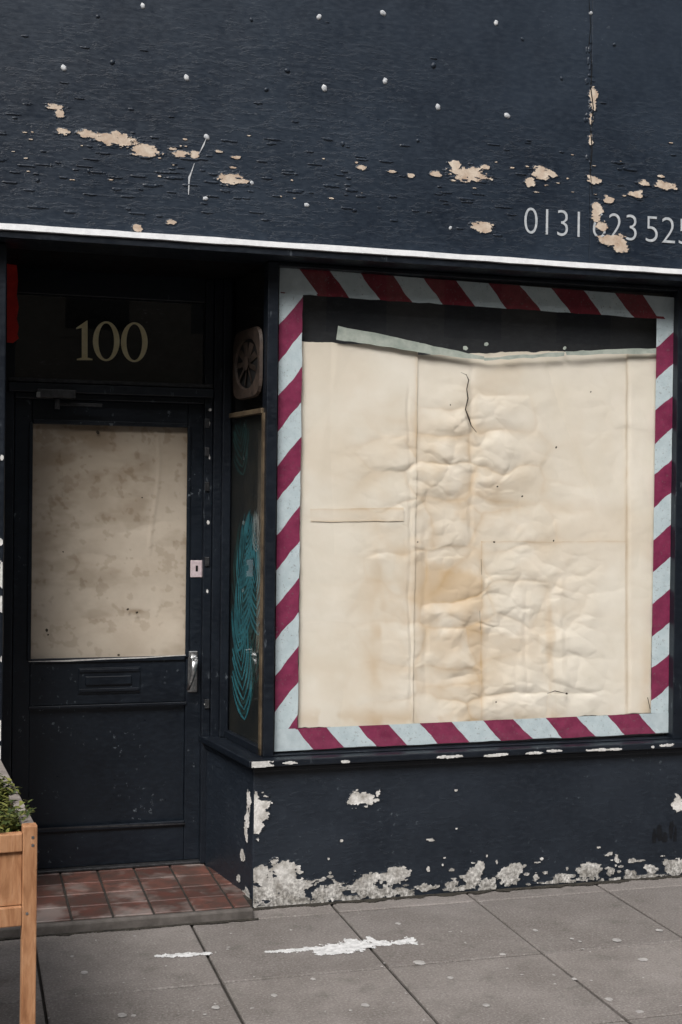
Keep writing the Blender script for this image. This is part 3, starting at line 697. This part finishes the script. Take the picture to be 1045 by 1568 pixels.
pbox("letter_plate",120,1022,215,1062,yd-0.004,yd+0.0005,mat_door,shop,0.003)
pbox("letter_frame_top",122,1024,213,1029,yd-0.010,yd-0.0045,mat_frame,shop,0.002)
pbox("letter_frame_bottom",122,1054,213,1059,yd-0.010,yd-0.0045,mat_frame,shop,0.002)
pbox("letter_flap",131,1035,202,1049,yd-0.012,yd-0.0045,mat_door,shop,0.004)
pbox("lock_plate",292,858,310,884,yd-0.005,yd-0.0,mat_pink,shop,0.002)
pbox("keyhole",300,866,303.5,875,yd-0.0062,yd-0.0052,mat_black,shop,0)
pbox("handle_plate",288,997,303,1060,yd-0.006,yd-0.0,mat_metal,shop,0.003)
vs=[];fs=[];pts=[(296,1005,0.01,5),(297,1006,0.045,5),(299,1012,0.055,5.5),(297,1028,0.055,5),(293,1042,0.05,4),(288,1056,0.045,3)]
for (u,v_,d,r) in pts:
    c=oy(u,v_,yd-d)
    for i in range(10):
        a=i/10*6.2832; 
        if d<0.05 and v_<1010: vs.append((c.x+r*PX*math.cos(a),c.y,c.z+r*PX*math.sin(a)))
        else: vs.append((c.x+r*PX*math.cos(a),c.y+r*PX*0.8*math.sin(a),c.z+0.3*r*PX*math.sin(a)))
for k in range(len(pts)-1):
    for i in range(10): fs.append((k*10+i,k*10+(i+1)%10,(k+1)*10+(i+1)%10,(k+1)*10+i))
fs.append(tuple(range(10))); fs.append(tuple(range(50,60)))
mesh("door_handle",vs,fs,mat_metal,shop,smooth=True)
for v_ in (648,692,745,860,1078): pbox("frame_hinge",314,v_-7,321,v_+7,YB-0.012,YB-0.0055,mat_dmetal,shop,0.002)
box("door_threshold",xdl,xdr,yd-0.03,yd+0.05,0.043,0.054,mat_dmetal,shop,0.003)

# ------------------------------------------------------------ tiled step
def tile_mat():
    k=M("quarry_tile"); at=k.n('ShaderNodeAttribute',attribute_name='tone')
    n=k.noise(16,(1,1,1),4,0.68); n2=k.noise(5,(1,1,1),4,0.6)
    c=k.mix(at.outputs['Fac'],(0.085,0.034,0.027),(0.175,0.076,0.058))
    c=k.mix(k.math('MULTIPLY',k.ramp(n,[(0.36,0),(0.60,1)]),0.8),c,(0.060,0.044,0.038))
    c=k.mix(k.math('MULTIPLY',k.ramp(n2,[(0.48,0),(0.64,1)]),0.5),c,(0.33,0.29,0.27))
    k.set(col=c,rough=0.42,spec=0.5); k.bump(n,0.4,0.003); return k.m
mat_tile=tile_mat()
mat_grout=simple("grout",(0.018,0.016,0.014),(0.04,0.035,0.03),30,0.9,0.4)
mat_step=simple("step_concrete",(0.07,0.062,0.056),(0.14,0.125,0.115),18,0.85,0.6)
def slabs(name,rects,z0,mat,parent,gap,bev,tilt=0.001):
    vs=[];fs=[];tone=[]
    for (x0,x1,y0,y1) in rects:
        b=len(vs); g=gap/2; X0,X1,Y0,Y1=x0+g,x1-g,y0+g,y1-g; tn=random.random()
        tz=[z0+random.uniform(-tilt,tilt) for _ in range(4)]
        for (x,y) in ((X0,Y0),(X1,Y0),(X1,Y1),(X0,Y1)): vs.append((x,y,z0-0.03))
        for (x,y),z in zip(((X0,Y0),(X1,Y0),(X1,Y1),(X0,Y1)),tz): vs.append((x,y,z-bev))
        for (x,y),z in zip(((X0+bev,Y0+bev),(X1-bev,Y0+bev),(X1-bev,Y1-bev),(X0+bev,Y1-bev)),tz): vs.append((x,y,z))
        for k in (0,4):
            for i in range(4): fs.append((b+k+i,b+k+(i+1)%4,b+k+4+(i+1)%4,b+k+4+i))
        fs.append((b+8,b+9,b+10,b+11)); tone+=[tn]*12
    o=mesh(name,vs,fs,mat,parent); at=o.data.attributes.new('tone','FLOAT','POINT'); at.data.foreach_set('value',tone); return o
ts=0.152; xt1=px0+0.02; rects=[]
yfr=-0.115
nx_=int((xt1-xp)/ts)+2
for i in range(nx_):
    for j in range(5):
        x1_=xt1-i*ts+0.04; rects.append((max(x1_-ts,xp-0.3),x1_,yfr+0.02+j*ts,yfr+0.02+(j+1)*ts))
rects=[r for r in rects if r[1]-r[0]>0.05]
rr_=[]
for r in rects:
    if r[2]<0.0 and r[1]>px0-0.02: r=(r[0],px0-0.022,r[2],r[3])
    if r[1]-r[0]>0.03: rr_.append(r)
slabs("step_tiles",rr_,0.042,mat_tile,shop,0.009,0.003,0.0015)
box("step_grout",XL+0.9,px0-0.02,yfr+0.015,-0.001,0.0,0.036,mat_grout,shop,0)
box("step_grout_inner",XL+0.9,px0+0.0,0.0,YB+0.2,0.0,0.036,mat_grout,shop,0)
box("step_nosing",XL+0.9,px0-0.02,yfr-0.012,yfr+0.018,-0.005,0.039,mat_step,shop,0.008)

# ------------------------------------------------------------ pavement
def pave_mat(name,d,l):
    k=M(name); at=k.n('ShaderNodeAttribute',attribute_name='tone')
    n=k.noise(2.6,(1,1,1),4,0.65); n2=k.noise(120,(1,1,1),3,0.7); n3=k.noise(9,(1,1,1),4,0.7)
    c=k.mix(at.outputs['Fac'],d,l)
    c=k.mix(k.math('MULTIPLY',k.ramp(n,[(0.35,0),(0.62,1)]),0.6),c,(d[0]*0.66,d[1]*0.64,d[2]*0.62))
    c=k.mix(k.math('MULTIPLY',k.ramp(n2,[(0.52,0),(0.72,1)]),0.5),c,(0.42,0.40,0.38))
    c=k.mix(k.math('MULTIPLY',k.ramp(n2,[(0.28,1),(0.46,0)]),0.55),c,(0.055,0.05,0.046))
    c=k.mix(k.math('MULTIPLY',k.ramp(n3,[(0.55,0),(0.70,1)]),0.4),c,(0.08,0.078,0.066))
    k.set(col=c,rough=k.ramp(n,[(0.3,0.6),(0.7,0.85)]),spec=0.3); p=k.bump(n2,0.7,0.002); k.bump(n3,0.35,0.004,p); return k.m
mat_pave=pave_mat("paving_slab",(0.190,0.172,0.162),(0.250,0.226,0.212))
pave=empty("pavement")
ys=[0.0,-0.125,-0.745,-1.36,-1.97,-2.58,-3.2]
rects=[]
for r in range(len(ys)-1):
    for k in range(-14,22):
        x0=0.255+0.579*k; 
        rects.append((x0,x0+0.579,ys[r+1],ys[r]))
slabs("paving_slabs",rects,0.0,mat_pave,pave,0.010,0.004,0.0022)
box("pavement_bed",-8.5,13.5,-3.2,0.3,-0.1,-0.011,mat_grout,pave,0)
mat_kerb=simple("granite",(0.16,0.155,0.15),(0.26,0.25,0.245),60,0.8,0.4)
box("kerb",-8.5,13.5,-3.36,-3.205,-0.25,-0.002,mat_kerb,None,0.012)
mat_road=simple("asphalt",(0.035,0.035,0.036),(0.065,0.064,0.063),80,0.85,0.7,0.004)
box("road",-60,60,-11.5,-3.362,-0.3,-0.125,mat_road,None,0)
mat_gr=simple("ground",(0.07,0.068,0.064),(0.1,0.097,0.09),3,0.9,0.2)
mesh("ground",[(-900,-900,-0.31),(900,-900,-0.31),(900,900,-0.31),(-900,900,-0.31)],[(0,1,2,3)],mat_gr)

mat_splash=simple("spilt_white_paint",(0.44,0.44,0.44),(0.78,0.78,0.78),50,0.6,0.4)
def onG(u,v): p=oz(u,v,0); return p.x,p.y
def gl(lst):
    out=[]
    for u,v,ru,rv in lst:
        x,y=onG(u,v); kx=1/ (F/ (oz(u,v,0)-C).dot(fwd)); ya=onG(u,v+rv)[1]; out.append((x,y,ru*kx,max(abs(y-ya),0.004)))
    return out
S=gl([(530,1452,42,8),(500,1456,22,7),(560,1448,26,7),(585,1446,18,5),(612,1444,18,4),(628,1441,9,6),(570,1441,6,8),(455,1456,26,2.6),(430,1457,22,2.2),(410,1458,8,2),(480,1453,18,3),(540,1444,12,6),
(262,1464,18,3.2),(290,1463,22,3),(315,1461,8,2.4),(243,1465,6,2)])
field_mesh("paint_splash",(0,0,0.0015),(1,0,0),(0,1,0),(0,0,1),0.4,1.75,-0.75,-0.1,0.003,ell_field(S,38,60,0.75,51,0.52),[mat_splash,mat_splash],pave,0.0,0.0018,0.0)
mat_gum=simple("chewing_gum",(0.25,0.24,0.23),(0.46,0.44,0.43),40,0.7,0.2)
G=[(945,1440,7,3),(985,1470,8,3),(643,1475,8,4),(187,1555,7,3.5),(933,1531,6,3),(205,1556,4,2),(770,1462,5,2),(1010,1425,6,2),(690,1498,5,2),(420,1525,5,2.5),(560,1540,6,3),(745,1540,5,2.5),(880,1500,4,2),(130,1490,6,2.5),(480,1500,4,2),(330,1543,6,3),(820,1425,4,2),(610,1415,4,2),(980,1550,6,2.5)]
for i in range(50): G.append((random.uniform(60,1045),random.uniform(1420,1568),random.uniform(1,3),random.uniform(0.8,1.4)))
field_mesh("chewing_gum_spots",(0,0,0.0015),(1,0,0),(0,1,0),(0,0,1),0.1,2.9,-1.5,-0.05,0.003,ell_field(gl(G),40,40,0.25,57,0.5),[mat_gum,mat_gum],pave,0.0,0.0012,0.0)
mat_dirt=simple("gutter_dirt",(0.012,0.011,0.009),(0.05,0.043,0.033),40,0.95,0.8,0.006)
field_mesh("wall_foot_dirt",(0,0,0.0012),(1,0,0),(0,1,0),(0,0,1),px0-0.01,3.3,-0.09,0.0,0.003,lambda A,B:0.9+B/0.032+1.9*(fbm(A*16,B*40,5,63)-0.5),[mat_dirt,mat_dirt],pave,0.0,0.0025,0.0)
field_mesh("step_foot_dirt",(0,0,0.0012),(1,0,0),(0,1,0),(0,0,1),-0.3,px0,-0.19,-0.126,0.003,lambda A,B:0.7+(B+0.126)/0.025+1.6*(fbm(A*16,B*40,5,65)-0.5),[mat_dirt,mat_dirt],pave,0.0,0.0025,0.0)

# ------------------------------------------------------------ planter
plt=empty("wooden_planter")
def wood():
    k=M("planter_wood"); n=k.noise(9,(5,5,1),4,0.6,0.6); n2=k.noise(60,(3,3,0.4),3,0.6)
    c=k.ramp(n,[(0.3,(0.26,0.115,0.052)),(0.5,(0.40,0.20,0.10)),(0.7,(0.50,0.28,0.155))])
    c=k.mix(k.math('MULTIPLY',k.ramp(n2,[(0.5,0),(0.7,1)]),0.3),c,(0.20,0.095,0.05))
    k.set(col=c,rough=0.6,spec=0.3); k.bump(n2,0.3,0.002); return k.m
mat_wood=wood(); mat_gwood=simple("weathered_rim",(0.14,0.12,0.11),(0.30,0.265,0.24),14,0.8,0.4)
mat_soil=simple("soil",(0.012,0.009,0.007),(0.035,0.026,0.018),40,0.95,1.0,0.01)
zt=0.75; K=oz(58,1264,zt)
db=Vector((-0.072,0.9974,0)); dl=Vector((-0.9974,-0.072,0))
def kb(name,l0,l1,b0,b1,za,zb,mat,bv=0.003):
    vs=[]
    for z in (za,zb):
        for l,b in ((l1,b0),(l0,b0),(l0,b1),(l1,b1)):
            p=K+dl*l+db*b; vs.append((p.x,p.y,z))
    return mesh(name,vs,BF,mat,plt,bevel=bv)
PW,PLn=0.55,1.0; pw=0.037
def zk(v): 
    n=Vector((db.x,db.y,0)); return opl(30,v,K,n).z
kb("leg_front",0,pw,0,pw,-0.0,zt,mat_wood)
kb("leg_front_far",PW-pw,PW,0,pw,0,zt,mat_wood)
kb("leg_back",0,pw,PLn-pw,PLn,0,zt-0.02,mat_wood)
kb("leg_back_far",PW-pw,PW,PLn-pw,PLn,0,zt-0.02,mat_wood)
kb("top_rail",pw+0.0005,PW-pw-0.0005,0.002,0.03,zk(1305),zk(1277),mat_wood)
kb("board",pw+0.0005,PW-pw,0.012,0.028,zk(1388),zk(1306),mat_wood,0.002)
kb("lower_rail",pw+0.0005,PW-pw-0.0005,0.002,0.03,zk(1419),zk(1389),mat_wood)
kb("side_board",0.004,0.026,pw+0.0005,PLn-pw,zk(1419),zt-0.022,mat_wood)
kb("side_board_far",PW-0.026,PW-0.004,pw+0.0005,PLn-pw,zk(1419),zt-0.022,mat_wood)
kb("back_board",pw,PW-pw,PLn-0.03,PLn-0.005,zk(1419),zt-0.022,mat_wood)
kb("rim",0.002,0.032,pw+0.0005,PLn,zt-0.0215,zt-0.004,mat_gwood)
kb("rim_far",PW-0.03,PW,pw+0.0005,PLn,zt-0.0215,zt-0.004,mat_gwood)
kb("soil_bed",0.027,PW-0.027,0.031,PLn-0.031,zk(1415),zt-0.05,mat_soil,0)
for l,z in ((0.012,zt-0.03),(0.025,zk(1400)),(0.012,zk(1296))):
    p=K+dl*l+db*(-0.001); vs=[(p.x+0.004*math.cos(i/8*6.283),p.y,z+0.004*math.sin(i/8*6.283)) for i in range(8)]
    mesh("screw",vs,[tuple(range(8))],mat_metal,plt)
def leafmat(n,a,b):
    k=M(n); at=k.n('ShaderNodeAttribute',attribute_name='tone'); c=k.mix(at.outputs['Fac'],a,b); k.set(col=c,rough=0.5,spec=0.4); return k.m
mat_leaf=leafmat("leaf",(0.025,0.045,0.010),(0.20,0.20,0.05))
vs=[];fs=[];tone=[]
def leaf(p,dirv,ln,wd,tn):
    d=dirv.normalized(); sde=d.cross(Vector((0,0,1))); sde=sde.normalized() if sde.length>0.01 else Vector((1,0,0)); upv=sde.cross(d)
    b=len(vs)
    for a,w_,h in ((0,0,0),(0.35,0.5,0.08),(0.35,0,-0.02),(0.35,-0.5,0.08),(0.75,0.36,0.02),(0.75,0,-0.06),(0.75,-0.36,0.02),(1,0,-0.15)):
        vs.append(p+d*ln*a+sde*wd*w_+upv*ln*h)
    fs.extend([(b,b+2,b+1),(b,b+3,b+2),(b+1,b+2,b+5,b+4),(b+2,b+3,b+6,b+5),(b+4,b+5,b+7),(b+5,b+6,b+7)]); tone.extend([tn]*8)
for cl in range(66):
    l=random.uniform(0.04,PW-0.06); b=random.uniform(0.06,PLn-0.08)
    if cl<30: l=random.uniform(0.02,0.14); b=random.uniform(0.04,0.55)
    base=K+dl*l+db*b; base.z=zt-0.05; hh=random.uniform(0.04,0.095)
    for st in range(9):
        dr=Vector((random.gauss(0,0.5),random.gauss(0,0.5),1)).normalized()
        tip=base+dr*hh*random.uniform(0.6,1.25)
        for q in range(7):
            f=random.uniform(0.3,1); p=base.lerp(tip,f); a=random.uniform(0,6.283)
            leaf(p,Vector((math.cos(a),math.sin(a),random.uniform(-0.1,0.9))),random.uniform(0.014,0.030),random.uniform(0.008,0.015),random.random()**1.3)
o=mesh("plant_foliage",vs,fs,mat_leaf,plt); at=o.data.attributes.new('tone','FLOAT','POINT'); at.data.foreach_set('value',tone)

# ------------------------------------------------------------ tenement across the street
ten=empty("tenement_building")
YT=-15.0
box("wall",-22,26,YT-8,YT,-0.2,10.5,mat_stone,ten,0)
box("roof",-22,26,YT-7.5,YT-1,10.5,12.5,mat_dmetal,ten,0)
box("cornice",-22,26,YT+0.001,YT+0.35,10.1,10.45,mat_stone,ten,0)
mat_wd=simple("far_window",(0.01,0.012,0.015),(0.03,0.035,0.04),2,0.1,0)
for i in range(-10,13):
    for z in (4.3,7.4):
        box("window",i*2-0.5,i*2+0.5,YT-0.1,YT+0.02,z,z+1.8,mat_wd,ten,0)
        box("window_surround",i*2-0.65,i*2+0.65,YT-0.1,YT+0.012,z-0.15,z+1.95,mat_stone,ten,0)
    box("shop_opening",i*2-0.85,i*2+0.85,YT-0.1,YT+0.02,0.3,2.8,mat_wd,ten,0)
box("opposite_pavement",-60,60,YT,-11.505,-0.3,0.0,mat_kerb,None,0)
